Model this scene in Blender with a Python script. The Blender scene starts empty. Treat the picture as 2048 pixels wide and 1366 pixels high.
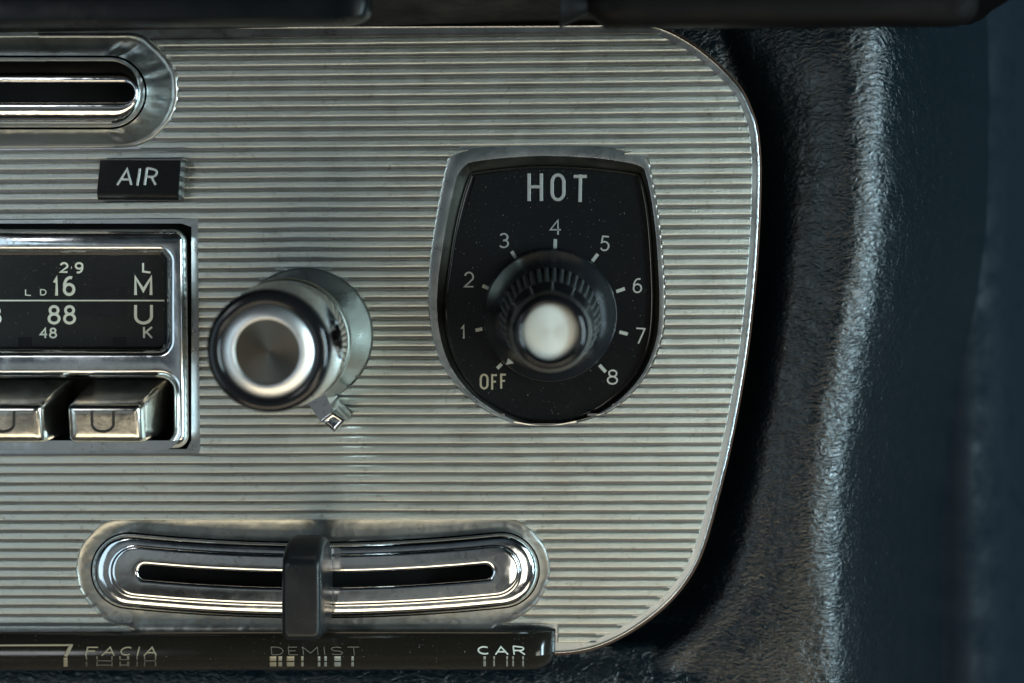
import bpy, bmesh, math, random
from mathutils import Vector, geometry, noise

# ------------------------------------------------------------------ camera, world, lights
U = 0.0001                     # one photo pixel on the fascia is a tenth of a millimetre
FPX, DCAM = 2400.0, 2400.0*U
VPX, VPY = 1085.0, 425.0       # where the line of sight meets the fascia squarely
SC = bpy.context.scene
COL = SC.collection
theta = math.atan((683-VPY)/FPX)
psi = math.atan((VPX-1024)/FPX*math.cos(theta))
cam_d = bpy.data.cameras.new('camera'); cam = bpy.data.objects.new('camera', cam_d); COL.objects.link(cam)
cam.location = (0, -DCAM, 0)
cam.rotation_euler = (math.radians(90)-theta, 0, psi)
cam_d.sensor_width = 36; cam_d.lens = 36*FPX/2048
cam_d.clip_start = 0.01; cam_d.clip_end = 20
cam_d.dof.use_dof = True; cam_d.dof.focus_distance = 0.2405; cam_d.dof.aperture_fstop = 7.5
SC.camera = cam
FW = Vector((-math.sin(psi)*math.cos(theta), math.cos(psi)*math.cos(theta), -math.sin(theta)))
RT = Vector((math.cos(psi), math.sin(psi), 0))
UP = RT.cross(FW)

def W(px, py, h=0.0):
    """point h pixels (tenths of a mm) in front of the fascia plane, seen at px, py"""
    d = FW*FPX + RT*(px-1024) + UP*(683-py)
    t = (DCAM - h*U)/d.y
    return Vector((d.x*t, -h*U, d.z*t))

w = bpy.data.worlds.new('World'); SC.world = w; w.use_nodes = True
nt = w.node_tree; nt.nodes.clear()
tc = nt.nodes.new('ShaderNodeTexCoord'); sx = nt.nodes.new('ShaderNodeSeparateXYZ')
nt.links.new(tc.outputs['Generated'], sx.inputs[0])
mr = nt.nodes.new('ShaderNodeMapRange'); mr.inputs[1].default_value = -1; mr.inputs[2].default_value = 1
nt.links.new(sx.outputs['Z'], mr.inputs[0])
cr_ = nt.nodes.new('ShaderNodeValToRGB'); nt.links.new(mr.outputs[0], cr_.inputs[0])
e = cr_.color_ramp.elements
e[0].position = 0.0; e[0].color = (0.05, 0.048, 0.042, 1)
e[1].position = 1.0; e[1].color = (0.006, 0.008, 0.010, 1)
for p, c in ((0.36, (0.12, 0.13, 0.125, 1)), (0.43, (0.13, 0.145, 0.15, 1)), (0.48, (0.05, 0.066, 0.078, 1)), (0.58, (0.018, 0.028, 0.034, 1)), (0.66, (0.005, 0.007, 0.009, 1))):
    q = e.new(p); q.color = c
nz = nt.nodes.new('ShaderNodeTexNoise'); nz.inputs['Scale'].default_value = 3.2; nz.inputs['Detail'].default_value = 3
nt.links.new(tc.outputs['Generated'], nz.inputs['Vector'])
nr = nt.nodes.new('ShaderNodeMapRange'); nr.inputs[1].default_value = .38; nr.inputs[2].default_value = .66
nr.inputs[3].default_value = .10; nr.inputs[4].default_value = 1.8
nt.links.new(nz.outputs['Fac'], nr.inputs[0])
bg = nt.nodes.new('ShaderNodeBackground'); wo = nt.nodes.new('ShaderNodeOutputWorld')
nt.links.new(cr_.outputs[0], bg.inputs['Color']); nt.links.new(nr.outputs[0], bg.inputs['Strength'])
nt.links.new(bg.outputs[0], wo.inputs[0])

def area(name, loc, target, sx_, sy_, power, color):
    l = bpy.data.lights.new(name, 'AREA'); l.shape = 'RECTANGLE'; l.size = sx_; l.size_y = sy_
    l.energy = power; l.color = color
    o = bpy.data.objects.new(name, l); COL.objects.link(o); o.location = loc
    o.rotation_euler = (Vector(target)-Vector(loc)).to_track_quat('-Z', 'Y').to_euler()
    return o
T0 = (-0.01, 0, -0.03)
area('window_light_low', (-0.02, -0.56, -0.56), T0, 0.90, 0.24, 2.1, (1.0, 0.85, 0.61))
area('fill_light_front', (0.52, -0.72, -0.04), T0, 0.24, 0.36, 1.6, (0.97, 1.0, 0.90))  # added fill lamp to brighten the flat rib lands
area('window_light_side', (0.78, -0.56, -0.05), (0.06, 0, -0.05), 0.12, 0.70, 10.0, (0.62, 0.88, 1.0))
area('window_light_left', (-0.66, -0.64, -0.10), T0, 0.30, 0.60, 0.8, (0.64, 0.86, 1.0))
area('slot_glare_softbox', (0.075, -0.70, -0.27), (0, 0, -.07), 0.09, 0.12, 0.18, (1.0, 0.93, 0.80))  # small softbox added for the glare at the lower slot's right end
area('window_light_high', (-0.43, -0.70, 0.13), (-.1, 0, .02), 0.12, 0.12, 0.26, (0.95, 0.97, 1.0))

SC.view_settings.view_transform = 'Standard'; SC.view_settings.look = 'None'
SC.view_settings.exposure = 0; SC.view_settings.gamma = 1
try: SC.view_settings.use_curve_mapping = False
except Exception: pass
SC.render.engine = 'CYCLES'

# ------------------------------------------------------------------ materials
def new_mat(name, base, metal=0.0, rough=0.5, coat=0.0, spec=0.5):
    m = bpy.data.materials.new(name); m.use_nodes = True
    b = m.node_tree.nodes['Principled BSDF']
    b.inputs['Base Color'].default_value = (*base, 1)
    b.inputs['Metallic'].default_value = metal; b.inputs['Roughness'].default_value = rough
    b.inputs['Coat Weight'].default_value = coat; b.inputs['Specular IOR Level'].default_value = spec
    return m
def N(m, t, **kw):
    n = m.node_tree.nodes.new(t)
    for k, v in kw.items():
        if k in n.inputs: n.inputs[k].default_value = v
        else: setattr(n, k, v)
    return n
def L(m, a, b): m.node_tree.links.new(a, b)
def coords(m, scale=(1, 1, 1)):
    t = N(m, 'ShaderNodeTexCoord'); g = N(m, 'ShaderNodeNewGeometry')
    mp = N(m, 'ShaderNodeMapping', Scale=scale)
    L(m, g.outputs['Position'], mp.inputs['Vector']); return mp.outputs[0]
def bump(m, height, dist, strength=1.0, prev=None):
    b = N(m, 'ShaderNodeBump', Strength=strength, Distance=dist)
    L(m, height, b.inputs['Height'])
    if prev: L(m, prev, b.inputs['Normal'])
    return b.outputs[0]
def nozz(m, vec, scale, detail=3, rough=.55, dist=0.0):
    n = N(m, 'ShaderNodeTexNoise', Scale=scale, Detail=detail, Roughness=rough, Distortion=dist)
    L(m, vec, n.inputs['Vector']); return n.outputs['Fac']
def rng(m, v, a, b, c, d):
    n = N(m, 'ShaderNodeMapRange'); n.inputs[1].default_value = a; n.inputs[2].default_value = b
    n.inputs[3].default_value = c; n.inputs[4].default_value = d; L(m, v, n.inputs[0]); return n.outputs[0]
def mixc(m, f, a, b):
    n = N(m, 'ShaderNodeMix', data_type='RGBA'); L(m, f, n.inputs[0])
    n.inputs[6].default_value = (*a, 1); n.inputs[7].default_value = (*b, 1); return n.outputs[2]
def P(m): return m.node_tree.nodes['Principled BSDF']

def metal(name, base, dark, r0, r1, grain=0.0, gscale=3500, smear=0.0, specks=0.0):
    m = new_mat(name, base, 1.0, r0); v = coords(m)
    n1 = nozz(m, v, 160, 5, .65, .6)
    L(m, rng(m, n1, .35, .7, r0, r1), P(m).inputs['Roughness'])
    f = rng(m, nozz(m, v, 900, 4, .7), .56, .70, 0, 1)
    f2 = rng(m, nozz(m, v, 90, 3), .40, .62, 0.1, 1)
    mm = N(m, 'ShaderNodeMath', operation='MULTIPLY'); L(m, f, mm.inputs[0]); L(m, f2, mm.inputs[1])
    L(m, mixc(m, mm.outputs[0], base, dark), P(m).inputs['Base Color'])
    nrm = None
    if smear: nrm = bump(m, nozz(m, v, 220, 2), smear)
    if grain: nrm = bump(m, nozz(m, v, gscale, 3, .6), grain, 1.0, nrm)
    if nrm: L(m, nrm, P(m).inputs['Normal'])
    return m

M_RIB = metal('ribbed aluminium', (.555, .585, .54), (.37, .37, .32), .33, .42, 0.00008, 3400)
M_GROOVE = metal('reflection-darkened groove', (.20, .19, .19), (.07, .05, .04), .35, .5)  # dark reflection in the groove floors is put into their colour
M_PLATE = metal('plain aluminium', (.42, .45, .46), (.30, .29, .25), .26, .38, 0.000012, 3000, 0.00008)
M_CHROME = metal('pitted chrome', (.72, .74, .76), (.30, .27, .22), .05, .15, 0.0, 3000, 0.00006)
M_CHROME2 = metal('clean chrome', (.74, .76, .78), (.48, .46, .42), .08, .16, 0.0, 3000, 0.00003)
M_WORN = metal('worn chrome', (.72, .74, .75), (.34, .31, .25), .13, .28, 0.0, 3000, 0.00007)
M_BUTTON = metal('rubbed chrome', (.66, .65, .60), (.42, .38, .30), .16, .26, 0.0, 3000, 0.00006)
M_RING = metal('brushed chrome ring', (.84, .86, .86), (.6, .6, .55), .36, .44, 0.0, 3000, 0.00002)
M_CREASE = metal('creased aluminium', (.37, .38, .36), (.25, .23, .18), .30, .42, 0.00002, 1200, 0.00022)
M_GREYM = metal('dull grey metal', (.36, .36, .31), (.20, .18, .14), .28, .42, 0.00001, 2500)
M_SILVER = metal('satin aluminium cap', (.80, .81, .78), (.6, .6, .55), .42, .5, 0.00001, 3000)

def plastic(name, base, rough, bumpd=0.0, bscale=300, dust=0.0, coat=0.0):
    m = new_mat(name, base, 0, rough, coat); v = coords(m)
    L(m, rng(m, nozz(m, v, 120, 4, .6), .3, .7, rough*.8, rough*1.5), P(m).inputs['Roughness'])
    if dust:
        f = rng(m, nozz(m, v, 2600, 2, .6), .70, .76, 0, dust)
        L(m, mixc(m, f, base, (.35, .35, .3)), P(m).inputs['Base Color'])
    if bumpd: L(m, bump(m, nozz(m, v, bscale, 3), bumpd), P(m).inputs['Normal'])
    return m
M_BLACK = plastic('glossy black plastic', (.007, .007, .007), .08, 0.00002, 200, .5)
M_KNOB = plastic('polished black plastic', (.008, .008, .009), .10, 0, 300, .15)
M_GRIP = plastic('lightened fluted plastic', (.055, .060, .062), .42, 0, 300, .3)  # base colour lightened to stand in for reflections on the flutes
M_SKIRT = plastic('handled skirt plastic', (.010, .011, .013), .2, 0, 300, .3)
M_SATIN = plastic('satin black plastic', (.007, .008, .009), .3, 0.00001, 2500, .25); P(M_SATIN).inputs['Specular IOR Level'].default_value = .28
M_TAB = plastic('handled black plastic', (.009, .010, .011), .30, 0.00003, 500, .25); P(M_TAB).inputs['Specular IOR Level'].default_value = .4
M_GLASS = plastic('dark radio glass', (.016, .017, .017), .12, 0, 300, .5)
M_GLASS2 = plastic('darker block behind glass', (.006, .006, .007), .12)
M_VOID = new_mat('unlit cavity', (.004, .004, .004), 0, .8)
M_STRIP = plastic('smoked acrylic', (.014, .012, .009), .12, 0.00001, 200, .6)
M_WHITE = new_mat('ivory paint', (.62, .66, .58), 0, .45)
M_GREYP = new_mat('silver paint', (.40, .42, .38), .5, .4)
M_FOIL = new_mat('hot stamped silver', (.55, .57, .54), .8, .36)
M_TAN = new_mat('worn gilt paint', (.34, .29, .20), .3, .4)
M_DIM = new_mat('dim silver paint', (.16, .15, .12), .4, .35)
M_ENGR = new_mat('dark engraving', (.012, .010, .008), 0, .5)
M_RUST = plastic('brown primer edge', (.07, .035, .02), .55)
M_TRIM = plastic('soft black trim', (.0035, .003, .003), .5, 0.0003, 60); P(M_TRIM).inputs['Specular IOR Level'].default_value = .1
M_TRIM2 = plastic('smooth black rail', (.003, .004, .005), .3, 0.0004, 50); P(M_TRIM2).inputs['Specular IOR Level'].default_value = .2

def vinyl(name, base, rough, g=1.0):
    m = new_mat(name, base, 0, rough, 0, .6); v = coords(m)
    wv = nozz(m, v, 220, 2)
    mx = N(m, 'ShaderNodeVectorMath', operation='MULTIPLY_ADD')
    n = N(m, 'ShaderNodeTexNoise', Scale=260.0, Detail=2.0); L(m, v, n.inputs['Vector'])
    L(m, n.outputs['Color'], mx.inputs[0]); mx.inputs[1].default_value = (.0035, .0035, .0035); L(m, v, mx.inputs[2])
    st = N(m, 'ShaderNodeMapping', Scale=(.85, 1, 1.9), Rotation=(0, math.radians(14), 0)); L(m, mx.outputs[0], st.inputs['Vector'])
    vo = N(m, 'ShaderNodeTexVoronoi', Scale=800.0, feature='SMOOTH_F1', Smoothness=.6); L(m, st.outputs[0], vo.inputs['Vector'])
    vf = nozz(m, st.outputs[0], 950, 4, .6, 1.2)
    b1 = bump(m, vo.outputs['Distance'], 0.00016*g)
    b2 = bump(m, vf, 0.00016*g, 1.0, b1)
    b3 = bump(m, nozz(m, v, 110, 2), 0.0004, 1.0, b2)
    L(m, b3, P(m).inputs['Normal'])
    L(m, rng(m, vf, .3, .7, rough*1.2, rough*.85), P(m).inputs['Roughness'])
    return m
M_VINYL = vinyl('grained blue black vinyl', (.003, .0075, .0105), .20)
M_SIDE = plastic('deep blue side trim', (.003, .008, .014), .6, 0.0004, 80); P(M_SIDE).inputs['Specular IOR Level'].default_value = .15

# ------------------------------------------------------------------ mesh helpers
class MB:
    def __init__(s): s.v = []; s.f = []
    def add(s, vs):
        i = len(s.v); s.v += [Vector(a) for a in vs]; return list(range(i, i+len(vs)))
    def loft(s, loops, cap0=False, cap1=False, closed=True):
        ids = [s.add(l) for l in loops]; n = len(loops[0])
        for a, b in zip(ids, ids[1:]):
            for i in range(n if closed else n-1):
                j = (i+1) % n; s.f.append((a[i], a[j], b[j], b[i]))
        if cap0: s.f.append(tuple(reversed(ids[0])))
        if cap1: s.f.append(tuple(ids[-1]))
        return ids
    def fill(s, loops):
        """planar area with holes, all in the XZ plane"""
        flat = [p for l in loops for p in l]
        tris = geometry.tessellate_polygon([[Vector((p.x, p.z, 0)) for p in l] for l in loops])
        ids = s.add(flat)
        s.f += [tuple(ids[k] for k in t) for t in tris]
    def build(s, name, mat, parent=None, smooth=True, angle=40, label=None, recalc=True):
        off = Vector(parent['_base']) if parent is not None else Vector((0, 0, 0))
        me = bpy.data.meshes.new(name); me.from_pydata([p-off for p in s.v], [], s.f)
        bm = bmesh.new(); bm.from_mesh(me)
        bmesh.ops.remove_doubles(bm, verts=bm.verts, dist=1e-7)
        if recalc: bmesh.ops.recalc_face_normals(bm, faces=bm.faces)
        bm.to_mesh(me); bm.free()
        me.materials.append(mat)
        if smooth:
            me.polygons.foreach_set('use_smooth', [True]*len(me.polygons))
            me.set_sharp_from_angle(angle=math.radians(angle))
        o = bpy.data.objects.new(name, me); COL.objects.link(o)
        if parent is not None:
            r = parent
            if r.type == 'EMPTY': o.parent = r
            else: o.parent = r
            o['_base'] = tuple(off)
        if label: o['label'] = label
        return o
ALL = []
def thing(name, label, cat, base, group=None):
    o = bpy.data.objects.new(name, None); COL.objects.link(o); o.location = base
    o.empty_display_size = .005
    o['label'] = label; o['category'] = cat; o['_base'] = tuple(base); ALL.append(o)
    if group: o['group'] = group
    return o
def tag(o, label, cat, kind=None):
    o['label'] = label; o['category'] = cat
    if kind: o['kind'] = kind

def crom(pts, n=8, closed=False):
    out = []; k = len(pts)
    for i in range(k if closed else k-1):
        g = (lambda j: pts[j % k]) if closed else (lambda j: pts[max(0, min(k-1, j))])
        p0, p1, p2, p3 = g(i-1), g(i), g(i+1), g(i+2)
        for q in range(n):
            t = q/n
            out.append(tuple(.5*((2*b)+(-a+c)*t+(2*a-5*b+4*c-d)*t*t+(-a+3*b-3*c+d)*t**3) for a, b, c, d in zip(p0, p1, p2, p3)))
    if not closed: out.append(tuple(pts[-1]))
    return out
def area2(l): return sum(a[0]*b[1]-b[0]*a[1] for a, b in zip(l, l[1:]+l[:1]))
def inset(loop, d):
    """move every point of a closed px loop d pixels inwards"""
    s = 1 if area2(loop) > 0 else -1
    out = []; n = len(loop)
    for i, p in enumerate(loop):
        a, b = loop[i-1], loop[(i+1) % n]
        tx, ty = b[0]-a[0], b[1]-a[1]; l = math.hypot(tx, ty) or 1
        out.append((p[0]-s*ty/l*d, p[1]+s*tx/l*d))
    return out
def resample(loop, n):
    i0 = max(range(len(loop)), key=lambda i: loop[i][0]-abs(loop[i][1]-sum(p[1] for p in loop)/len(loop))*.2)
    l = loop[i0:]+loop[:i0]
    if area2(l) < 0: l = [l[0]]+l[:0:-1]
    l = l+[l[0]]
    seg = [math.hypot(b[0]-a[0], b[1]-a[1]) for a, b in zip(l, l[1:])]; tot = sum(seg)
    out = []; k = 0; acc = 0
    for i in range(n):
        t = tot*i/n
        while acc+seg[k] < t: acc += seg[k]; k += 1
        u = (t-acc)/(seg[k] or 1)
        out.append((l[k][0]+(l[k+1][0]-l[k][0])*u, l[k][1]+(l[k+1][1]-l[k][1])*u))
    return out
def rrect(x0, y0, x1, y1, r, n=8):
    o = []
    for cx, cy, a in ((x1-r, y1-r, 0), (x0+r, y1-r, 90), (x0+r, y0+r, 180), (x1-r, y0+r, 270)):
        for i in range(n+1):
            t = math.radians(a+90*i/n); o.append((cx+r*math.cos(t), cy+r*math.sin(t)))
    return o
def WL(loop, h): return [W(p[0], p[1], h) for p in loop]
def back(loop3, h):
    """the same 3-D outline carried straight back to height h"""
    return [Vector((p.x, -h*U, p.z)) for p in loop3]

def sweep(mb, pts, width, plane, rise, closed=False, sh=.7):
    if callable(plane):
        q_ = []
        for a, b in zip(pts, pts[1:]+(pts[:1] if closed else [])):
            k = max(1, int(math.hypot(b[0]-a[0], b[1]-a[1])/2))
            q_ += [(a[0]+(b[0]-a[0])*t/k, a[1]+(b[1]-a[1])*t/k) for t in range(k)]
        pts = q_ if closed else q_+[pts[-1]]
    n = len(pts); L_ = []
    for i, p in enumerate(pts):
        a = pts[(i-1) % n] if closed or i > 0 else p
        b = pts[(i+1) % n] if closed or i < n-1 else p
        d1 = (p[0]-a[0], p[1]-a[1]); d2 = (b[0]-p[0], b[1]-p[1])
        def u(d):
            l = math.hypot(*d); return (d[0]/l, d[1]/l) if l > 1e-9 else None
        u1, u2 = u(d1), u(d2)
        u1 = u1 or u2; u2 = u2 or u1
        t = (u1[0]+u2[0], u1[1]+u2[1]); l = math.hypot(*t) or 1; t = (t[0]/l, t[1]/l)
        c = max(.5, t[0]*u1[0]+t[1]*u1[1])
        nx, ny = -t[1]/c, t[0]/c
        hw = width/2
        sec = []
        for o, hh in ((-hw, 0), (-hw*sh, rise), (hw*sh, rise), (hw, 0)):
            q = W(p[0]+nx*o, p[1]+ny*o, plane(p) if callable(plane) else plane); q.y -= hh*U; sec.append(q)
        L_.append(sec)
    ids = [mb.add(s) for s in L_]
    for i in range(n if closed else n-1):
        a, b = ids[i], ids[(i+1) % n]
        for k in range(3): mb.f.append((a[k], a[k+1], b[k+1], b[k]))
    if not closed: mb.f.append(tuple(ids[0])); mb.f.append(tuple(reversed(ids[-1])))

def arc(cx, cy, rx, ry, a0, a1, n=14):
    return [(cx+rx*math.cos(math.radians(a0+(a1-a0)*i/n)), cy+ry*math.sin(math.radians(a0+(a1-a0)*i/n))) for i in range(n+1)]
G = {
 'A': [[(0, 0), (.5, 1), (1, 0)], [(.19, .3), (.81, .3)]],
 'I': [[(.5, 0), (.5, 1)]],
 'R': [[(0, 0), (0, 1)], [(0, 1), (.55, 1)]+arc(.55, .74, .4, .26, 88, -88)+[(0, .48)], [(.5, .48), (1, 0)]],
 'H': [[(0, 0), (0, 1)], [(1, 0), (1, 1)], [(0, .52), (1, .52)]],
 'O': [('c', arc(.5, .7, .5, .3, 0, 180)+arc(.5, .3, .5, .3, 180, 360))],
 'T': [[(0, 1), (1, 1)], [(.5, 0), (.5, 1)]],
 'F': [[(0, 0), (0, 1)], [(0, 1), (1, 1)], [(0, .52), (.8, .52)]],
 'E': [[(0, 0), (0, 1)], [(0, 1), (1, 1)], [(0, .52), (.8, .52)], [(0, 0), (1, 0)]],
 'C': [arc(.56, .5, .56, .5, 52, 308, 22)],
 'D': [[(0, 0), (0, 1), (.4, 1)]+arc(.42, .5, .58, .5, 88, -88)+[(.4, 0), (.02, 0)]],
 'L': [[(0, 1), (0, 0), (1, 0)]],
 'M': [[(0, 0), (0, 1), (.5, .2), (1, 1), (1, 0)]],
 'U': [[(0, 1)]+[(0, .42)]+arc(.5, .42, .5, .42, 182, 358)+[(1, .42), (1, 1)]],
 'K': [[(0, 0), (0, 1)], [(1, 1), (.05, .42)], [(.3, .58), (1, 0)]],
 'S': [arc(.5, .75, .46, .25, 30, 270, 14)+arc(.5, .25, .48, .25, 90, -150, 14)[1:]],
 '1': [[(.15, .72), (.55, 1), (.55, 0)]],
 '2': [arc(.5, .68, .48, .32, 165, -28, 14)+[(0, 0), (1, 0)]],
 '3': [arc(.46, .75, .42, .25, 150, -80, 14)+[(.4, .52)], arc(.46, .27, .48, .27, 88, -150, 14)],
 '4': [[(.72, 0), (.72, 1), (0, .3), (1, .3)]],
 '5': [[(.9, 1), (.18, 1), (.1, .56)]+arc(.45, .32, .48, .31, 120, -150, 14)],
 '6': [('c', arc(.5, .3, .48, .3, 0, 360, 20)[:-1]), arc(.62, .45, .6, .55, 72, 178, 10)],
 '7': [[(0, 1), (1, 1), (.35, 0)]],
 '8': [('c', arc(.5, .77, .40, .23, 0, 360, 18)[:-1]), ('c', arc(.5, .27, .5, .27, 0, 360, 20)[:-1])],
 '9': [('c', arc(.5, .7, .48, .3, 0, 360, 20)[:-1]), arc(.38, .55, .6, .55, 2, -108, 10)],
 '.': [[(.3, .45), (.7, .45)]],
}
def glyph(mb, ch, x0, y0, x1, y1, lw, plane, rise, shear=0.0, rot=0.0):
    cx, cy = (x0+x1)/2, (y0+y1)/2; r = math.radians(rot)
    iw, ih = lw/2, lw/2
    for k, st in enumerate(G[ch]):
        cl = False
        if isinstance(st, tuple): cl = True; st = st[1]
        pts = []
        for a, b in st:
            x = x0+iw+(x1-x0-2*iw)*a; y = y1-ih-(y1-y0-2*ih)*b
            # open ends reach the box edge
            if not cl and (b in (0, 1)) and abs(b-(0 if b == 0 else 1)) < 1e-6 and ch in 'AIHTMKRUF147L' and st.index((a, b)) in (0, len(st)-1):
                y = y1 if b == 0 else (y0 if ch not in 'T7FRL' or True and st[0][0] == st[-1][0] else y)
            x += -(y-cy)*shear
            dx, dy = x-cx, y-cy
            pts.append((cx+dx*math.cos(r)-dy*math.sin(r), cy+dx*math.sin(r)+dy*math.cos(r)))
        sweep(mb, pts, lw, plane, rise*(1+.07*k), cl)

# ------------------------------------------------------------------ traced outlines (px on the fascia plane)
edge = crom([(740, 51), (1000, 50), (1180, 49), (1250, 48), (1304, 51), (1345, 65), (1385, 88), (1422, 116), (1457, 149), (1484, 182),
             (1502, 220), (1513, 255), (1518, 295), (1520, 340), (1519, 400), (1517, 455), (1512, 535), (1505, 610), (1496, 690),
             (1484, 768), (1470, 845), (1452, 928), (1432, 1007), (1410, 1085), (1389, 1136), (1361, 1178), (1327, 1214), (1285, 1247),
             (1239, 1275), (1192, 1295), (1146, 1305), (1100, 1308)], 6)
outer = [(-160, 55), (200, 53), (500, 52)] + edge + [(600, 1312), (200, 1314), (-160, 1316)]
bx0 = -150
dial_out = crom([(902, 312), (938, 299), (995, 292), (1096, 288), (1201, 293), (1250, 301), (1292, 314), (1303, 350), (1318, 440),
                 (1326, 520), (1330, 600), (1327, 660), (1315, 703), (1292, 750), (1250, 800), (1197, 832), (1105, 853), (1040, 848),
                 (990, 831), (947, 803), (909, 767), (880, 722), (864, 668), (858, 610), (859, 545), (866, 480), (880, 395), (892, 338)], 6, True)
plate_out = crom([(940, 350), (946, 345), (1020, 335), (1096, 331), (1190, 336), (1270, 346), (1281, 351), (1292, 382), (1302, 446), (1308, 533), (1310, 610),
                  (1304, 680), (1284, 738), (1246, 786), (1193, 826), (1136, 845), (1078, 846), (1022, 831), (960, 793), (915, 736),
                  (894, 680), (887, 630), (890, 580), (898, 525), (907, 468), (922, 402), (936, 358)], 6, True)
slotA_out = crom([(270, 66), (290, 73), (316, 93), (340, 122), (354, 150), (357, 180), (354, 208), (344, 236), (325, 260), (300, 281), (268, 293), (225, 296)], 5) + [(100, 297), (-60, 298), (-110, 298), (-110, 66), (0, 66), (150, 66)]
slotB_out = crom([(250, 1038), (226, 1041), (203, 1050), (182, 1070), (166, 1090), (158, 1110), (154, 1140), (160, 1175), (172, 1196), (190, 1217),
                  (209, 1236), (230, 1246), (262, 1254)], 5) + [(275, 1263), (500, 1263), (760, 1263), (985, 1258)] + crom([(992, 1250), (1020, 1242), (1042, 1231), (1066, 1213), (1084, 1190),
                  (1096, 1160), (1100, 1140), (1098, 1122), (1091, 1098), (1078, 1076), (1060, 1057), (1036, 1042), (1004, 1033), (960, 1032)], 5) + [(800, 1034), (600, 1036), (400, 1037)]
knobC = (608, 671)
knob_out = [(knobC[0]+139*math.cos(t*math.pi/48), knobC[1]+136*math.sin(t*math.pi/48)) for t in range(96)]
radio_mask = rrect(-140, 436, 396, 906, 8)
radio_mask = [(x+(5*(y-436)/470 if x > 200 else 0), y) for x, y in radio_mask]
radio_hole = rrect(-120, 447, 383, 898, 7)
strip_mask = [(-160, 1262), (1116, 1256), (1116, 1340), (-160, 1340)]

# ------------------------------------------------------------------ fascia panel
fascia = thing('fascia_panel', 'horizontally ribbed silver aluminium fascia panel with rounded right corners and plain borders', 'panel', W(760, 683, -40))
NZ = 320
holes = [resample(dial_out, 200), resample(slotA_out, 160), resample(slotB_out, NZ), resample(radio_hole, 80)]
knob_h = resample(knob_out, 120)
mb = MB()
mb.fill([WL(inset(outer, 4), 0)] + [WL(h, 0) for h in holes] + [WL(knob_h, 0)])
mb.loft([WL(knob_h, 0), WL(inset(knob_h, 3), -4), WL(inset(knob_h, 5), -5)], cap1=True)      # shallow round recess
# pressed edge round the dial opening
d0 = holes[0]; d1 = resample(inset(dial_out, 3), 200); dp = resample(plate_out, 200)
dm = [((a[0]*.45+b[0]*.55), (a[1]*.45+b[1]*.55)) for a, b in zip(d0, dp)]
de = [((a[0]*.1+b[0]*.9), (a[1]*.1+b[1]*.9)) for a, b in zip(d0, dp)]
mb.build('sheet', M_PLATE, fascia, angle=35)
mb = MB()
mb.loft([WL(d0, 0), WL(d1, 1), WL(dm, -1)])
mb.build('pressed_border', M_PLATE, fascia, angle=60, label='smooth blue grey border round the heater control plate')
mb = MB()
mb.loft([WL(dm, -1), WL([(x+(.3 if i % 2 else -.3), y) for i, (x, y) in enumerate(dm)], -2), WL(de, -18), WL(inset(dp, 1), -34)])
mb.build('worn_rim', M_GREYM, fascia, angle=60, label='worn pale sloping rim just outside the black control plate')

# raised ribs, clipped against every plain area
def XZ(loop): return [(W(x, y, 0).x, W(x, y, 0).z) for x, y in loop]
clip_in = XZ(inset(outer, 17))
clip_out = [XZ(l) for l in (dial_out, slotA_out, slotB_out, knob_out, radio_mask, strip_mask)]
def cross(poly, z):
    xs = []
    n = len(poly)
    for i in range(n):
        (x0, z0), (x1, z1) = poly[i-1], poly[i]
        if (z0 > z) != (z1 > z): xs.append(x0+(z-z0)/(z1-z0)*(x1-x0))
    return sorted(xs)
def intervals(zf):
    def sect(poly):
        z = zf(0); xs = cross(poly, z)
        xs = cross(poly, zf(sum(xs)/len(xs))) if xs else xs
        res = []
        for x in xs:
            ys = cross(poly, zf(x)); res.append(min(ys, key=lambda q: abs(q-x)) if ys else x)
        return res
    xs = sect(clip_in)
    iv = [(xs[i], xs[i+1]) for i in range(0, len(xs)-1, 2)]
    for c in clip_out:
        cs = sect(c); cuts = [(cs[i], cs[i+1]) for i in range(0, len(cs)-1, 2)]
        for a, b in cuts:
            new = []
            for p, q in iv:
                if b <= p or a >= q: new.append((p, q)); continue
                if a > p: new.append((p, a))
                if b < q: new.append((b, q))
            iv = new
    return iv
zt, zb = W(1400, 83, 0).z, W(1400, 1268, 0).z
per = (zt-zb)/60; xr0 = W(1400, 683, 0).x; slope = math.tan(math.radians(.42))
PROF = [(.12, 0), (.14, 1.8), (.20, 3.2), (.30, 4.1), (.48, 4.4), (.66, 4.6), (.78, 4.95), (.86, 4.5), (.905, 3.0), (.93, 0)]
mb = MB(); gf = MB()
left_lim = W(-90, 683, 0).x
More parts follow.
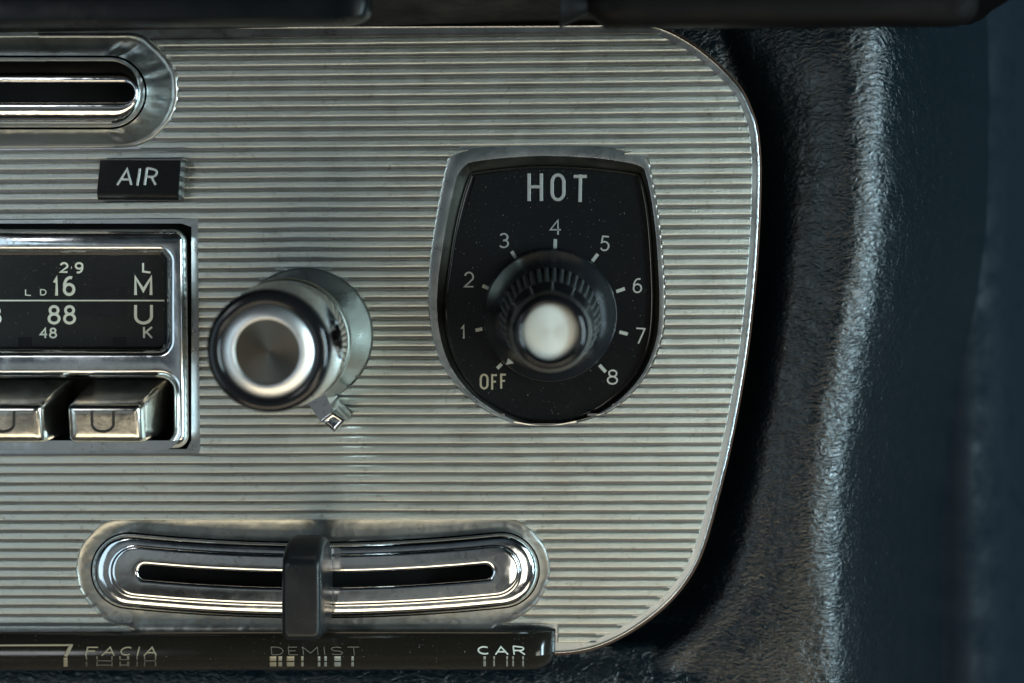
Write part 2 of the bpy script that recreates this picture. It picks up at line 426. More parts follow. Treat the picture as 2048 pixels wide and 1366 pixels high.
for i in range(-2, 62):
    zg = zt - i*per            # centre of the groove above rib i
    def zf(x, o=.5): return zg-o*per+(x-xr0)*slope
    base = intervals(lambda x: zf(x, .5))
    rows = [intervals(lambda x, o=o: zf(x, o)) for o, _ in PROF]
    for a, b in base:
        a = max(a, left_lim)
        if b-a < 0.0012: continue
        n = max(3, int((b-a)/0.0011))
        loops = []
        ends = []
        for (o, h), rw in zip(PROF, rows):
            aa = [p for p, q in rw if abs(p-a) < .0022]; bb = [q for p, q in rw if abs(q-b) < .0022]
            ends.append((min(aa, key=lambda q: abs(q-a)) if aa else a, min(bb, key=lambda q: abs(q-b)) if bb else b))
        for k, ((o, h), (ea, eb)) in enumerate(zip(PROF, ends)):
            row = []
            for c in range(n+3):
                t = max(0, min(1, (c-1)/n)); end = c in (0, n+2)
                x = ea+(eb-ea)*t
                x += (-.0001 if c == 0 else .0001 if end else (.00006 if t == 0 else -.00006 if t == 1 else 0))
                wob = noise.noise(Vector((x*700, i*3.7, k*.35)))*.016 + noise.noise(Vector((x*120, i*5.1, 0)))*.02
                hh = 0 if end else h*(1+.04*noise.noise(Vector((x*400, i*2.3, k*.4)))) if h else 0
                row.append(Vector((x, -(hh+.02)*U, zf(x, o+wob))))
            loops.append(row)
        mb.loft(loops, closed=False)
        gr = []
        for o in (-.10, .15):
            gr.append([Vector((a+(b-a)*c/n, -.3*U, zf(a+(b-a)*c/n, o))) for c in range(n+1)])
        gf.loft(gr, closed=False)
gf.build('groove_floor', M_GROOVE, fascia, recalc=False)
mb.build('ribbing', M_RIB, fascia, angle=50, recalc=False)

# bright bead and brown raw edge round the panel
ce = [p for p in outer]
mb = MB()
mb.loft([WL(inset(ce, 5), 0.1), WL(inset(ce, 4), 2.5), WL(inset(ce, 2.4), 3.4), WL(inset(ce, 1), 2.6), WL(inset(ce, 0), -1), WL(inset(ce, -.5), -12)])
mb.build('edge_bead', M_CHROME2, fascia, angle=70)
mb = MB()
mb.loft([WL(inset(ce, -.5), -12), WL(inset(ce, -3), -16), WL(inset(ce, -3), -60)])
mb.build('raw_edge', M_RUST, fascia)

# ------------------------------------------------------------------ slots with chrome surrounds
def stadium(line, r, e0, e1, n=24, m=60):
    """outline at distance r round a centre line; the ends reach e0/e1 along x"""
    c = [(e0+(e1-e0)*i/m, line(e0+(e1-e0)*i/m)) for i in range(m+1)]
    up = []; dn = []
    for i, p in enumerate(c):
        a = c[max(0, i-1)]; b = c[min(m, i+1)]; l = math.hypot(b[0]-a[0], b[1]-a[1]); nx, ny = -(b[1]-a[1])/l, (b[0]-a[0])/l
        up.append((p[0]-nx*r, p[1]-ny*r)); dn.append((p[0]+nx*r, p[1]+ny*r))
    capr = [(c[-1][0]+r*math.cos(t), c[-1][1]+r*math.sin(t)) for t in [math.radians(-90+180*i/n) for i in range(1, n)]]
    capl = [(c[0][0]+r*math.cos(t), c[0][1]+r*math.sin(t)) for t in [math.radians(90+180*i/n) for i in range(1, n)]]
    return up+capr+dn[::-1]+capl
def bezel(root, line, R, E0, E1, r, e0, e1, prof, hole, hdepth, mat_b):
    """prof: (fraction from slot to outside, height)"""
    n = 170
    loops = []
    for f, h in prof:
        lp = stadium(line, r+(R-r)*f, e0+(E0-e0)*f, e1+(E1-e1)*f)
        loops.append(WL(lp, h))
    mb = MB(); mb.loft(loops)
    b = mb.build('surround', mat_b, root, angle=50)
    mb = MB(); lp = stadium(line, r, e0, e1)
    mb.loft([WL(lp, prof[-1][1]), WL(inset(lp, -3), -60)], cap1=True)
    mb.build('slot_interior', M_VOID, root)
def emboss(root, hole, inner, mids, mat_, seed=0, amp=0.0, name='pressed_surround', label=None):
    n = len(hole); inn = resample(inner, n); loops = []
    for f, h in mids:
        l = []
        for i, (a, b) in enumerate(zip(hole, inn)):
            rr_ = noise.noise(Vector((i*.55, f*2, seed)))*amp*math.sin(math.pi*min(1, max(0, f)))
            if b[0] < 500 and seed == 1 and b[0] < 200: rr_ = 0
            l.append(W(a[0]+(b[0]-a[0])*f, a[1]+(b[1]-a[1])*f, h+rr_))
        loops.append(l)
    mb = MB(); mb.loft(loops); return mb.build(name, mat_, root, angle=75, label=label)

lineB = lambda x: 1160 - 20*((x-625)/380)**2
slotB = thing('slider_slot', 'long curved chrome slot along the bottom of the fascia, above the black legend strip', 'slider slot', W(625, 1155, 0))
profB = [(1.0, -6), (1.0, 8), (.99, 16), (.965, 23), (.93, 28), (.88, 31), (.82, 32.3), (.74, 33), (.66, 33.3), (.61, 33.5), (.60, 34), (.588, 36), (.575, 37.6), (.55, 38.3), (.50, 38.6), (.40, 38.9), (.28, 39.3), (.16, 39.5), (.09, 39.3), (.04, 38.2), (.01, 36), (0, 33), (0, -4)]
bezel(slotB, lineB, 74, 258, 1003, 14, 292, 970, profB, None, 60, M_CHROME)
emboss(fascia, holes[2], stadium(lineB, 77, 258, 1003), [(0, 0), (.08, -1.5), (.3, -3), (.6, -3.6), (.85, -3.6), (1, -3.6)], M_CREASE, 0, 1.2, label='smooth pressed area round the lower slot')

lineA = lambda x: 185 + 0*x
slotA = thing('slider_slot', 'chrome slot in the upper left corner, in shadow above the small air label', 'slider slot', W(60, 190, 0))
profA = [(1.0, -22), (1.0, 4), (.98, 14), (.94, 24), (.86, 34), (.76, 41), (.64, 46), (.52, 50), (.40, 53), (.28, 55), (.16, 56), (.08, 55), (.03, 52), (0, 46), (0, -4)]
bezel(slotA, lineA, 70, -60, 220, 18, -30, 250, profA, None, 60, M_CHROME)
emboss(fascia, holes[1], stadium(lineA, 74, -60, 220), [(0, 0), (.06, 3), (.14, 4), (.24, 0), (.34, -5), (.5, -10), (.68, -16), (.85, -21), (1, -22)], M_CREASE, 1, 9, label='creased pressed area round the upper slot')

# slider lever in the lower slot
lever = thing('slider_lever', 'black upright slider tab with sloping top riding in the lower chrome slot', 'slider lever', W(615, 1155, 0))
def rr4(x0, y0, x1, y1, r): return rrect(x0, y0, x1, y1, r, 6)
mb = MB()
def tab(x0, y0, x1, y1, r, h, bulge=0.0, k=4):
    l = rrect(x0, y0, x1, y1, r, 8); out = []; l2 = []
    for i_, (a, b) in enumerate(zip(l, l[1:]+l[:1])):
        m_ = 16 if i_ % 9 == 8 else 1      # the four straight sides, the same count on every outline
        l2 += [(a[0]+(b[0]-a[0])*t/m_, a[1]+(b[1]-a[1])*t/m_) for t in range(m_)]
    cy = (y0+y1)/2; hh = (y1-y0)/2; cx = (x0+x1)/2
    return WL([(cx+(x-cx)*(1-bulge*abs((y-cy)/hh)**2.5), y) for x, y in l2], h)
mb.loft([tab(606, 1092, 664, 1238, 12, 26, 0.113), tab(598, 1082, 665, 1258, 14, 36, 0.099), tab(588, 1074, 663, 1266, 16, 56, 0.090), tab(579, 1070, 657, 1270, 16, 82, 0.077),
         tab(571, 1080, 651, 1275, 14, 108, 0.054), tab(566, 1097, 647, 1278, 13, 130, 0.036), tab(564, 1112, 643, 1280, 12, 144, 0.027), tab(566, 1121, 640, 1278, 11, 151, 0.023), tab(571, 1129, 635, 1272, 10, 154.5, 0.023), tab(573, 1131, 633, 1270, 9, 155, .02), tab(575, 1133, 631, 1268, 8, 155, .02), tab(578, 1137, 628, 1264, 7, 155, .02)], cap0=True, cap1=True)
mb.build('tab', M_TAB, lever, angle=50)
mb = MB(); mb.loft([WL(rrect(590, 1146, 640, 1172, 3, 3), -30), WL(rrect(592, 1140, 645, 1178, 3, 3), 30)], cap0=True, cap1=True)
mb.build('stem', M_CHROME2, lever)

# ------------------------------------------------------------------ radio
radio = thing('car_radio', 'car radio in a chrome surround with dark glass dial and two visible push buttons', 'radio', W(100, 672, 0))
def rim_loops(loop, steps): return [WL(inset(loop, d), h) for d, h in steps]
q = [(0, -12), (0, 18), (.8, 26), (3, 34), (6, 40), (10, 44.5), (15, 47)]
out_l = rrect(-110, 458, 374, 896, 26, 10)
out_l = [(x+(4*(y-458)/438 if x > 200 else 0), y) for x, y in out_l]
win_l = rrect(-92, 506, 334, 699, 17, 10)
but_l = rrect(-92, 756, 347, 884, 26, 10)
mb = MB()
mb.loft(rim_loops(out_l, q))
wq = [(-15, 47), (-10, 46), (-6, 43), (-3, 38.5), (-1, 33), (0, 27), (0, 8)]
bq = [(-17, 47), (-12, 46), (-7, 43), (-3, 37), (-1, 31), (0, 24), (0, -30)]
mb.loft(rim_loops(win_l, wq)); mb.loft(rim_loops(but_l, bq))
mb.fill([WL(inset(out_l, 15), 47), WL(inset(win_l, -15), 47), WL(inset(but_l, -17), 47)])
mb.build('bezel', M_WORN, radio, angle=60)
mb = MB(); mb.loft([WL(rrect(-118, 446, 385, 899, 6, 4), .4), WL(rrect(-118, 446, 385, 899, 6, 4), -60)], cap1=True)
mb.build('gap_shade', M_VOID, radio)  # black backing sheet standing in for shadow in the gap round the radio
mb = MB(); mb.loft([WL(inset(win_l, -2), 8), WL(inset(win_l, 4), 10.5), WL(inset(win_l, 6), 9), WL(inset(win_l, 7), 9), WL(inset(win_l, 9), 9)], cap1=True)
glass = mb.build('dial_glass', M_GLASS, radio, angle=10)
mb = MB()
for x0, y0, x1, y1 in ((36, 674, 64, 698), (225, 674, 253, 696)):
    mb.loft([WL(rrect(x0, y0, x1, y1, 2, 3), 8.9), WL(rrect(x0, y0, x1, y1, 2, 3), 9.3)], cap1=True)
mb.build('scale_block', M_GLASS2, glass)
mb = MB(); mb.loft([WL(rrect(152, 575, 252, 632, 3, 3), 8.9), WL(rrect(152, 575, 252, 632, 3, 3), 9.25)], cap1=True)
mb.build('pointer_window', M_SATIN, glass)
def letters(parent, name, items, mat_, plane, rise, label=None):
    mb = MB()
    for it in items:
        ch, x0, y0, x1, y1, lw = it[:6]
        glyph(mb, ch, x0, y0, x1, y1, lw, plane, rise, *(it[6:]))
    return mb.build(name, mat_, parent, smooth=False, label=label)
hp = 9.1
letters(glass, 'scale_number', [('2', 119, 524, 137, 546, 4), ('.', 139, 530, 147, 540, 5), ('9', 149, 524, 167, 547, 4)], M_WHITE, hp, .5, 'small figures 2.9')
letters(glass, 'scale_number', [('1', 104, 553, 121, 591, 6), ('6', 125, 552, 151, 592, 6)], M_WHITE, hp, .5, 'large figures 16')
letters(glass, 'scale_number', [('8', 95, 610, 121, 649, 5.6), ('8', 126, 610, 152, 649, 5.6)], M_WHITE, hp, .5, 'large figures 88')
letters(glass, 'scale_number', [('4', 79, 655, 96, 676, 3.6), ('8', 98, 655, 114, 677, 3.6)], M_WHITE, hp, .5, 'small figures 48')
letters(glass, 'scale_letter', [('L', 50, 578, 63, 591, 2.2), ('D', 80, 578, 93, 591, 2.2)], M_WHITE, hp, .5, 'tiny letters L D')
letters(glass, 'scale_letter', [('L', 284, 524, 303, 545, 4)], M_WHITE, hp, .5, 'small letter L')
letters(glass, 'scale_letter', [('M', 268, 552, 305, 590, 6)], M_WHITE, hp, .5, 'large letter M')
letters(glass, 'scale_letter', [('U', 268, 610, 306, 649, 6)], M_WHITE, hp, .5, 'large letter U')
letters(glass, 'scale_letter', [('K', 286, 654, 306, 676, 4)], M_WHITE, hp, .5, 'small letter K')
letters(glass, 'scale_number', [('8', -22, 612, 3, 649, 5.6)], M_WHITE, hp, .5)
mb = MB(); sweep(mb, [(-90, 601), (329, 601)], 3.2, hp, 1.0); mb.build('scale_line', M_WHITE, glass, smooth=False)

def push_button(x0, x1, gx0, gx1):
    def f3(d, h, up=0):
        l = rrect(x0+d, 808+d-up, x1-d+up*.3, 888-d, max(3, 12-d*.5), 6)
        return [Vector((p.x, -(h-(13*(q_[1]-848)/80 if h > 90 else 0))*U, p.z)) for p, q_ in zip(WL(l, 112), l)]
    mb = MB()
    mb.loft([f3(-1, -25, 30), f3(-1, 40, 17), f3(-1, 88, 3), f3(0, 98), f3(2, 104), f3(5, 107.5), f3(9, 110), f3(14, 111.6), f3(20, 112), f3(26, 112)], cap1=True)
    b = mb.build('push_button', M_BUTTON, radio, angle=55)
    letters(b, 'engraved_letter', [('U', gx0, 822, gx1, 866, 6)], M_ENGR, lambda p: 112.2-13*(p[1]-848)/80, .8)
    return b
push_button(133, 283, 181, 230)
push_button(-67, 85, -19, 31)

# ------------------------------------------------------------------ radio knob
def lathe(mb, c, prof, n=96, tilt=(0, 0), flute=None):
    loops = []
    for r, h in prof:
        l = []
        for i in range(n):
            t = 2*math.pi*i/n
            rr_ = r*(1-(flute(t, h) if flute else 0))
            l.append(Vector((c.x+(rr_*math.cos(t)+tilt[0]*h)*U, -h*U, c.z+(rr_*math.sin(t)+tilt[1]*h)*U)))
        loops.append(l)
    return loops
kc = W(605, 668, 0)
knob = thing('radio_knob', 'large round chrome and black radio knob with spun dark centre and a small lever below', 'knob', kc)
mb = MB(); mb.loft(lathe(mb, kc, [(88, -4), (97, 20), (106, 60), (115, 110), (121, 134), (121.5, 141), (119.5, 146), (116, 148)]))
mb.build('collar', M_GREYM, knob)
mb = MB(); mb.loft(lathe(mb, kc, [(116, 146), (117.5, 150), (118, 156), (118, 216), (117.4, 220), (115.5, 223), (107, 284), (100, 286)]))
mb.build('barrel', M_CHROME, knob, angle=30)
mb = MB(); mb.loft(lathe(mb, kc, [(100, 282), (106, 282.5), (109.5, 286), (111, 292), (111, 298), (109.5, 304), (107, 308), (103, 311), (99, 312.5), (94, 313), (88, 312.5), (84.5, 310), (82, 305)]))
mb.build('grip_ring', M_KNOB, knob, angle=50)
mb = MB(); mb.loft(lathe(mb, kc, [(84, 300), (83.5, 306), (81, 309), (76, 312), (70, 314.5), (65, 316), (61, 316.5), (59, 315.5), (58, 313), (57.5, 306)]))
mb.build('chrome_ring', M_RING, knob)
# spun disc: rings of very fine concentric cuts come from an anisotropic shader
M_SPUN = new_mat('spun dark metal', (.16, .15, .13), 1, .32)
P(M_SPUN).inputs['Anisotropic'].default_value = .7
tg = N(M_SPUN, 'ShaderNodeTangent', direction_type='RADIAL', axis='Y'); L(M_SPUN, tg.outputs[0], P(M_SPUN).inputs['Tangent'])
M_SPUN2 = new_mat('spun silver metal', (.60, .61, .56), .6, .55)
P(M_SPUN2).inputs['Anisotropic'].default_value = .35
tg = N(M_SPUN2, 'ShaderNodeTangent', direction_type='RADIAL', axis='Y'); L(M_SPUN2, tg.outputs[0], P(M_SPUN2).inputs['Tangent'])
for m in (M_SPUN, M_SPUN2):
    t_ = N(m, 'ShaderNodeTexCoord'); sp = N(m, 'ShaderNodeVectorMath', operation='MULTIPLY'); sp.inputs[1].default_value = (1, 0, 1)
    ln = N(m, 'ShaderNodeVectorMath', operation='LENGTH'); L(m, t_.outputs['Object'], sp.inputs[0]); L(m, sp.outputs[0], ln.inputs[0])
    mu = N(m, 'ShaderNodeMath', operation='MULTIPLY'); mu.inputs[1].default_value = 15000.0; L(m, ln.outputs['Value'], mu.inputs[0])
    sn = N(m, 'ShaderNodeMath', operation='SINE'); L(m, mu.outputs[0], sn.inputs[0])
    L(m, bump(m, nozz(m, t_.outputs['Object'], 700, 3), 0.00003, 1.0, bump(m, sn.outputs[0], 0.0000035)), P(m).inputs['Normal'])
def disc_obj(name, c, prof, mat_, parent, n=96):
    """mesh with its own origin in the disc's centre so that the radial tangent works"""
    mb = MB(); lp = lathe(mb, c, prof, n); ids = mb.loft(lp)
    ci = mb.add([Vector((c.x, -prof[-1][1]*U, c.z))])[0]
    for i in range(n): mb.f.append((ids[-1][i], ids[-1][(i+1) % n], ci))
    b = parent['_base']; parent['_base'] = tuple(c)
    o = mb.build(name, mat_, parent); parent['_base'] = b
    o.location = Vector(c)-Vector(b); return o
disc_obj('centre_disc', kc, [(58.5, 309), (50, 308), (30, 307), (10, 306), (2, 305.5)], M_SPUN, knob)
# small lever
mb = MB()
arm = [(608, 790), (640, 764), (668, 826), (694, 842), (669, 866), (642, 846)]
a3 = WL([(606, 792), (641, 768), (668, 824), (643, 846)], 104)
mb.loft([back(a3, 16), back(a3, 98), [p+(q_-p)*.0 for p, q_ in zip(a3, a3)]], cap0=True, cap1=True)
mb.build('lever_arm', M_CHROME2, knob, angle=25)
mb = MB()
t0 = [(641, 841), (663, 823), (692, 841), (669, 866)]
def t3(s, h): 
    cx, cy = 666.5, 843
    return back(WL([(cx+(x-cx)*s, cy+(y-cy)*s) for x, y in t0], 116), h)
mb.loft([t3(1.0, 14), t3(1.0, 109), t3(.92, 115), t3(.72, 117), t3(.62, 113), t3(.45, 112)], cap0=True, cap1=True)
mb.build('lever_tip', M_CHROME2, knob, angle=25)
mb = MB(); s3 = WL([(640, 742), (668, 754), (694, 776), (676, 790), (655, 778), (630, 765)], 22)
mb.loft([back(s3, -3), back(s3, 14), s3], cap0=True, cap1=True)
mb.build('lever_root', M_GREYM, knob, angle=25)

# ------------------------------------------------------------------ heater control plate and knob
hp_ = thing('heater_control_plate', 'shield shaped black control plate reading HOT with numbers 1 to 8 and OFF', 'control plate', W(1100, 600, -20))
PL = -20
dpl = resample(plate_out, 220)
mb = MB(); mb.loft([WL(inset(dpl, -1), -40), WL(inset(dpl, 0), -28), WL(inset(dpl, 1), -24), WL(inset(dpl, 3), -21.5), WL(inset(dpl, 7), PL), WL(inset(dpl, 9), PL), WL(inset(dpl, 12), PL)], cap1=True)
mb.build('plate', M_BLACK, hp_, angle=50)
letters(hp_, 'lettering', [('H', 1054, 347, 1086, 402, 7.5), ('O', 1100, 346, 1131, 403, 7.5), ('T', 1143, 349, 1177, 404, 7.5, .02)], M_FOIL, PL, 2.4, 'raised word HOT')
letters(hp_, 'lettering', [('O', 959, 747, 977, 779, 4.4), ('F', 982, 748, 996, 779, 4.2), ('F', 1000, 747, 1014, 777, 4.2)], M_TAN, PL, 1.0, 'word OFF')
for ch, x, y, ww, hh, lw in (('1', 927, 663, 15, 28, 3.8), ('2', 938, 559, 21, 32, 3.6), ('3', 1008, 481, 22, 31, 3.8), ('4', 1111, 454, 25, 31, 3.8), ('5', 1210, 487, 21, 32, 3.8),
                      ('6', 1275, 571, 20, 31, 3.8), ('7', 1280, 671, 21, 32, 3.8), ('8', 1225, 754, 23, 31, 3.8)):
    letters(hp_, 'numeral', [(ch, x-ww/2, y-hh/2, x+ww/2, y+hh/2, lw, 0, 4 if ch in '5678' else 0)], M_FOIL, PL, 1.5, 'numeral '+ch)
for x, y, ln in ((1110, 488, 20), (1027, 509, 15), (1190, 515, 18), (971, 574, 13), (1241, 580, 18), (958, 659, 14), (1247, 666, 17), (1205, 737, 19), (999, 732, 13)):
    dx, dy = x-1104, y-628; l = math.hypot(dx, dy); dx /= l; dy /= l
    mb = MB(); sweep(mb, [(x-dx*ln/2, y-dy*ln/2), (x+dx*ln/2, y+dy*ln/2)], 7.5, PL, 1.2, sh=.8)
    mb.build('tick_mark', M_GREYP, hp_, smooth=False)

hc = W(1100, 631, 0)
hk = thing('temperature_dial', 'black fluted heater knob with silver cap, in the middle of the black control plate', 'dial', Vector((hc.x, 19*U, hc.z)))
TL = (-.004, .0)
mb = MB(); mb.loft(lathe(mb, hc, [(134, -20), (135, -10), (134.5, -2), (132.5, 3), (128, 8), (116, 22), (104, 42), (97, 58)], 128))
mb.build('skirt', M_SKIRT, hk, angle=50)
NF = 40
def fl(t, h):
    a = max(0.0, min(1.0, (h-52)/6))*max(0.0, min(1.0, (215-h)/30))
    c = (math.cos(t*NF)+1)/2
    return .10*a*(c**2.0)
gprof = [(99, 54), (99, 62), (98, 70), (96, 90), (93.5, 120), (90.5, 150), (87, 180), (84, 200), (81, 216)]
mb = MB(); mb.loft(lathe(mb, hc, gprof, NF*8, TL, fl)); mb.build('fluted_grip', M_GRIP, hk, angle=60)
prof = [(81, 216), (78, 240), (75.5, 270), (73.5, 300), (72, 318), (70, 330), (66, 341), (61, 348), (57, 351.5), (52, 352), (49.5, 350)]
mb = MB(); mb.loft(lathe(mb, hc, prof, 96, TL)); mb.build('nose', M_KNOB, hk, angle=60)
hcc = Vector((hc.x+TL[0]*352*U, hc.y, hc.z))
disc_obj('cap', hcc, [(50, 348), (50, 353), (48.5, 355), (44, 356), (25, 357), (8, 357.5), (2, 357.5)], M_SPUN2, hk)
mb = MB()
tri = [(1015, 714), (1034, 728), (1009, 732)]
mb.loft([WL(tri, 14), WL(tri, 36), WL([(1015.5, 716.5), (1031, 727.5), (1011.5, 730)], 38)], cap0=True, cap1=True)
mb.build('pointer', M_GREYP, hk, angle=20)

# ------------------------------------------------------------------ AIR label
air = thing('air_label', 'small raised black label block reading AIR above the radio', 'label', W(285, 360, 0))
fr = [(198, 318), (363, 319), (357, 401), (190, 400)]
def quad(d, h, dy=0):
    r = []
    for X, Y in rrect(d, d, 165-d, 82-d-dy, 3, 4):
        a, b = X/165, Y/82
        r.append(((fr[0][0]*(1-a)+fr[1][0]*a)*(1-b)+(fr[3][0]*(1-a)+fr[2][0]*a)*b, (fr[0][1]*(1-a)+fr[1][1]*a)*(1-b)+(fr[3][1]*(1-a)+fr[2][1]*a)*b))
    return back(WL(r, 38), h)
mb = MB(); mb.loft([quad(0, .3), quad(0, 24), quad(.5, 26), quad(1.5, 36, 10), quad(3, 38, 11), quad(4, 38, 11), quad(6, 38, 11)], cap1=True)
mb.build('block', M_BLACK, air, angle=20)
letters(air, 'lettering', [('A', 235, 336, 268, 370, 5, .18), ('I', 271, 337, 283, 371, 5, .16), ('R', 289, 336, 316, 370, 5, .14)], M_FOIL, 38, .8, 'word AIR')
mb = MB(); c3 = WL([(364, 316), (376, 320), (375, 393), (362, 398)], 4); mb.loft([back(c3, 0.4), c3], cap1=True)
mb.build('clear_edge', M_GREYM, air, angle=20)

# ------------------------------------------------------------------ legend strip
strip = thing('legend_strip', 'glossy black legend strip reading FACIA, DEMIST and CAR under the lower slot', 'label strip', W(560, 1300, 0))
prs = [(1258, 0), (1259, 10), (1262, 22), (1268, 30), (1280, 38), (1296, 46), (1308, 50), (1312, 51), (1316, 49.5), (1322, 42), (1330, 28), (1336, 12), (1339, 2), (1340, -20)]
def sh_(y):
    for (a, b), (c, d) in zip(prs, prs[1:]):
        if a <= y <= c: return b+(d-b)*(y-a)/(c-a)
    return 0
xs = [-120, 200, 500, 800, 1000, 1040] + [1050+61*math.sin(math.pi/2*k/22) for k in range(23)]
mb = MB(); loops = []
for y, h in prs:
    row = []
    for x in xs:
        t = max(0, (x-1050)/61.0); s_ = math.sqrt(max(0, 1-t**2.4))
        yy = 1298+(y-1298)*(s_*.92+.08 if y > 1298 else 1)
        row.append(W(x, yy+(1.5*(1-x/1100)), h*(s_ if h > 0 else 1)))
    loops.append(row)
mb.loft(loops, closed=False); b_ = mb.build('bar', M_STRIP, strip, angle=28)
def endcap():
    mb = MB(); l = [r[-1] for r in loops]; l2 = [Vector((p.x+0*U, 20*U, p.z)) for p in l]
    mb.loft([l, l2], closed=False); mb.build('end', M_STRIP, strip)
endcap()
mb = MB()
sweep(mb, [(-100, 1291), (146, 1290)], 4, 43, 1.2); sweep(mb, [(143, 1289), (131, 1312)], 8, lambda p: sh_(p[1]-1.5*(1-p[0]/1100))+.1, 1.6)
sweep(mb, [(131, 1315), (131, 1333)], 8, lambda p: sh_(p[1]-1.5*(1-p[0]/1100))+.1, 1.2)  # refracted copy of the slanted stroke, modelled as a bar
mb.build('marking', M_TAN, strip, smooth=False, label='bracket line left of the word FACIA, with its refracted copy')
def word(s, x0, x1, y0, y1, lw, mat_, shear, widths=None, ghost=False, label=None, nm='lettering'):
    mb = MB(); ws = [widths.get(c, 1) if widths else 1 for c in s]; gap = .38
    tot = sum(ws)+gap*(len(s)-1); x = x0; k = (x1-x0)/tot
    for c, ww in zip(s, ws):
        glyph(mb, c, x, y0, x+ww*k, y1, lw, lambda p: sh_(p[1]-1.5*(1-p[0]/1100))+.1, 1.2, shear); x += (ww+gap)*k
    return mb.build(nm, mat_, strip, smooth=False, label=label)
wd = {'I': .25, 'M': 1.25, 'E': .8, 'A': 1.15}
word('FACIA', 172, 316, 1293, 1311, 2.8, M_TAN, .25, wd, label='word FACIA')
word('DEMIST', 542, 720, 1293, 1310, 1.8, M_DIM, -.1, wd, label='word DEMIST')
word('CAR', 955, 1050, 1292, 1309, 3.0, M_WHITE, -.12, wd, label='word CAR')
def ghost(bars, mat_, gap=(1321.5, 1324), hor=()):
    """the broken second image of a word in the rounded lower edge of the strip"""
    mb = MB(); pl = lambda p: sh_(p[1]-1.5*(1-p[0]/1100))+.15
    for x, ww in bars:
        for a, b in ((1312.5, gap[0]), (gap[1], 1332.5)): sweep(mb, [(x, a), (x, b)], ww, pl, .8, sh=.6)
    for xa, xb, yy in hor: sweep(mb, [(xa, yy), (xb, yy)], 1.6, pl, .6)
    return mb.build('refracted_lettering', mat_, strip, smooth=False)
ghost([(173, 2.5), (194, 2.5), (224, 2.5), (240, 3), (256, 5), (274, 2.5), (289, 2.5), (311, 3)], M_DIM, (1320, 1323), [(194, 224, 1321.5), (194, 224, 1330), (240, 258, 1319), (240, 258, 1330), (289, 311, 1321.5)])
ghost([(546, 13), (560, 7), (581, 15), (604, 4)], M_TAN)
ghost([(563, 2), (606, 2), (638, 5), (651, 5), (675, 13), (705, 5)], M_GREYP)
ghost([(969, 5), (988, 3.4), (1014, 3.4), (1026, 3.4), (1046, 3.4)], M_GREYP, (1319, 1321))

# ------------------------------------------------------------------ dashboard padding (grained vinyl)
def lerp_tab(tab, y):
    if y <= tab[0][0]: return tab[0][1]
    for (a, b), (c, d) in zip(tab, tab[1:]):
        if y <= c: return b+(d-b)*(y-a)/(c-a)
    return tab[-1][1]
edge_tab = [(-200, 1430), (60, 1440), (200, 1500), (330, 1521), (460, 1518), (610, 1506), (770, 1485), (930, 1453), (1090, 1410), (1180, 1362), (1250, 1285), (1300, 1180), (1600, 900)]
ridge_tab = [(-200, 1720), (0, 1708), (200, 1712), (450, 1708), (600, 1690), (730, 1662), (860, 1640), (1000, 1622), (1150, 1616), (1300, 1618), (1600, 1620)]
def smooth(t): t = max(0, min(1, t)); return t*t*(3-2*t)
def vin_h(x, y):
    xe = lerp_tab(edge_tab, y); xr = lerp_tab(ridge_tab, y)
    if y > 1150: xe = min(xe, 1420)
    t = (x-xe)/(xr-xe)
    if x <= xr:
        base = -8-135*(1-max(0, min(1, t)))**1.6
        base += 17*math.exp(-((x-(xe+.38*(xr-xe)))/38)**2)*smooth((y-250)/400)
    else:
        s = (x-xr)
        base = -8 - 0.0040*s*s - (0.0070*(s-40)**2 if s > 40 else 0) if s < 120 else -8-0.0040*120**2-44.8-(s-120)*1.95*(1+((s-120)/350))
    if y > 1290: # below the fascia the padding swells again
        base = max(base, -80+ 44*smooth((y-1290)/90)) if x < xr else base
    base += 5*noise.noise(Vector((x*.006, y*.004, 3)))+2.5*noise.noise(Vector((x*.02, y*.012, 9)))
    return base
mb = MB(); rows = []
y = -260
while y <= 1620:
    row = []; x = -260
    while x <= 2060:
        row.append(W(x, y, vin_h(x, y))); x += (60 if x < 1100 else 9)
    rows.append(row); y += 14
mb.loft(rows, closed=False)
padm = mb.build('dashboard_padding', M_VINYL, angle=80)
tag(padm, 'grained blue black vinyl dashboard padding curving away right of the ribbed fascia', 'dashboard padding')

# side trim far right, out of focus
mb = MB(); rows = []
for i in range(0, 41):
    y = -500+i*60; row = []
    for j in range(0, 25):
        x = 1880+j*24
        h = -520 + 22*math.exp(-((x-1935)/34)**2) - 160*smooth((x-1980)/120)
        row.append(W(x, y, h))
    rows.append(row)
mb.loft(rows, closed=False)
sd = mb.build('side_trim', M_SIDE, angle=80); tag(sd, 'dark blue out of focus trim at the far right behind the padding', 'side trim')

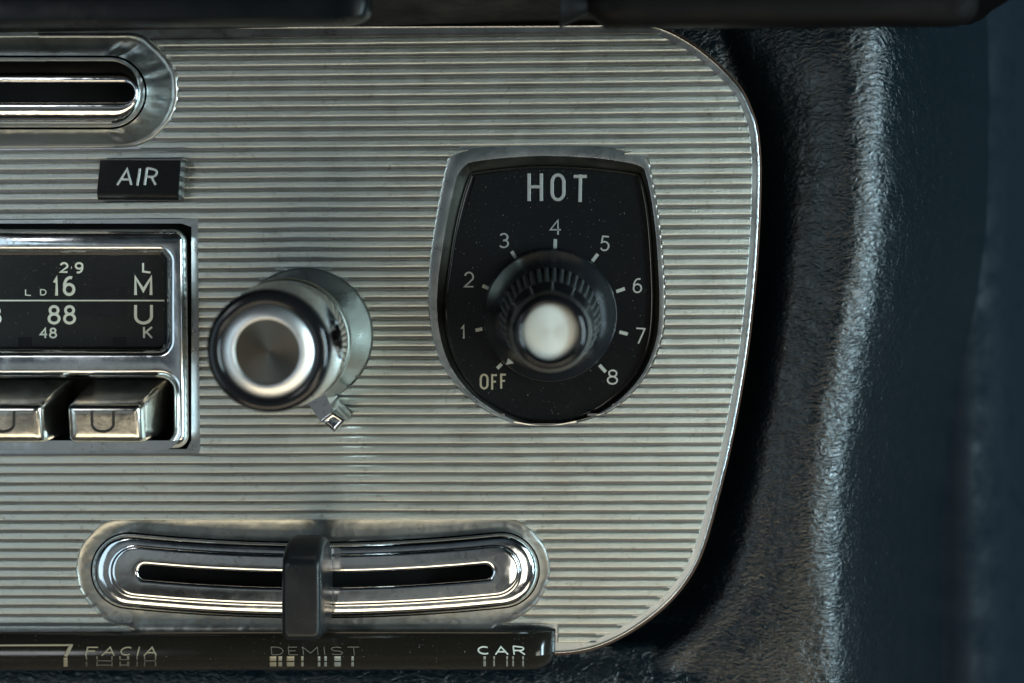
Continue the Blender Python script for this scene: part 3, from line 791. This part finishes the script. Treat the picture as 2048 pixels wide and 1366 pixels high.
# ------------------------------------------------------------------ parcel shelf above
def bar(name, x0, x1, secs, mat_, label, cat, rnd=26, left_round=False):
    """rounded bar running left to right; secs: (py, h) traced at the photo"""
    mb = MB(); loops = []
    zs = [W(1000, yy, hh) for yy, hh in secs]
    cz = sum(p.z for p in zs)/len(zs); cy = sum(p.y for p in zs)/len(zs)
    st = [(0, 1)]
    X0, X1 = W(x0, 20, secs[2][1]).x, W(x1, 20, secs[2][1]).x
    seq = []
    m = 8
    for k in range(m+1):
        a = math.pi/2*k/m
        if left_round: seq.append((X0+rnd*U*(1-math.sin(a)), .35+.65*math.sin(a)))
    if not left_round: seq = [(X0, 1)]
    seq = sorted(seq, key=lambda s: s[0]) if left_round else seq
    n2 = 20
    for k in range(1, n2): seq.append((X0+rnd*U+(X1-X0-2*rnd*U)*k/n2, 1))
    for k in range(m+1):
        a = math.pi/2*k/m; seq.append((X1-rnd*U+rnd*U*math.sin(a), .35+.65*math.cos(a)))
    for X, s in seq:
        loops.append([Vector((X, cy+(p.y-cy)*s, cz+(p.z-cz)*s)) for p in zs])
    mb.loft(loops, cap0=True, cap1=True)
    o = mb.build(name, mat_, angle=50); tag(o, label, cat); return o
bar('shelf_underside', -200, 2300, [(61, -70), (60, 0), (58, 60), (50, 80), (-300, 90), (-300, -70)], M_TRIM, 'dark underside of the shelf directly above the ribbed fascia', 'shelf') if False else None
us = MB()
x0, x1 = W(-300, 0, 0).x, W(1960, 60, 0).x
z0 = W(1000, 44, 0).z
sec = [(60, z0), (-6, z0), (-60*1.0, z0+.0008), (-130, z0+.0012), (-520, z0+.006), (-520, z0+.04), (60, z0+.04)]
xm = W(760, 50, 0).x; dz = W(1000, 44, 0).z-W(1000, 66, 0).z
us.loft([[Vector((x, yy*U, zz-(dz*min(1.2, .32+.68*(xm-x)/(xm-x0)) if x < xm else dz*.32*max(0, 1-(x-xm)/.03)) *(zz < z0+.01))) for yy, zz in sec] for x in [x0+(x1-x0)*k/60 for k in range(61)]], cap0=True, cap1=True)
o = us.build('shelf_underside', M_TRIM, angle=40); tag(o, 'dark underside of the shelf directly above the ribbed fascia', 'shelf')
bar('shelf_rail', -300, 742, [(46, 150), (52, 165), (50, 200), (44, 225), (34, 238), (0, 240), (-40, 236), (-60, 220), (-60, 150)], M_TRIM2,
    'smooth blurred black rail along the top left edge, ending above the fascia', 'rail', 60)
bar('shelf_rail', 1120, 1950, [(50, 150), (58, 170), (58, 205), (52, 225), (40, 240), (10, 246), (-40, 240), (-60, 220), (-60, 150)], M_TRIM,
    'dull black padded rail across the top right corner', 'rail', 50, True)
for o in bpy.data.objects:
    if '_base' in o: del o['_base']
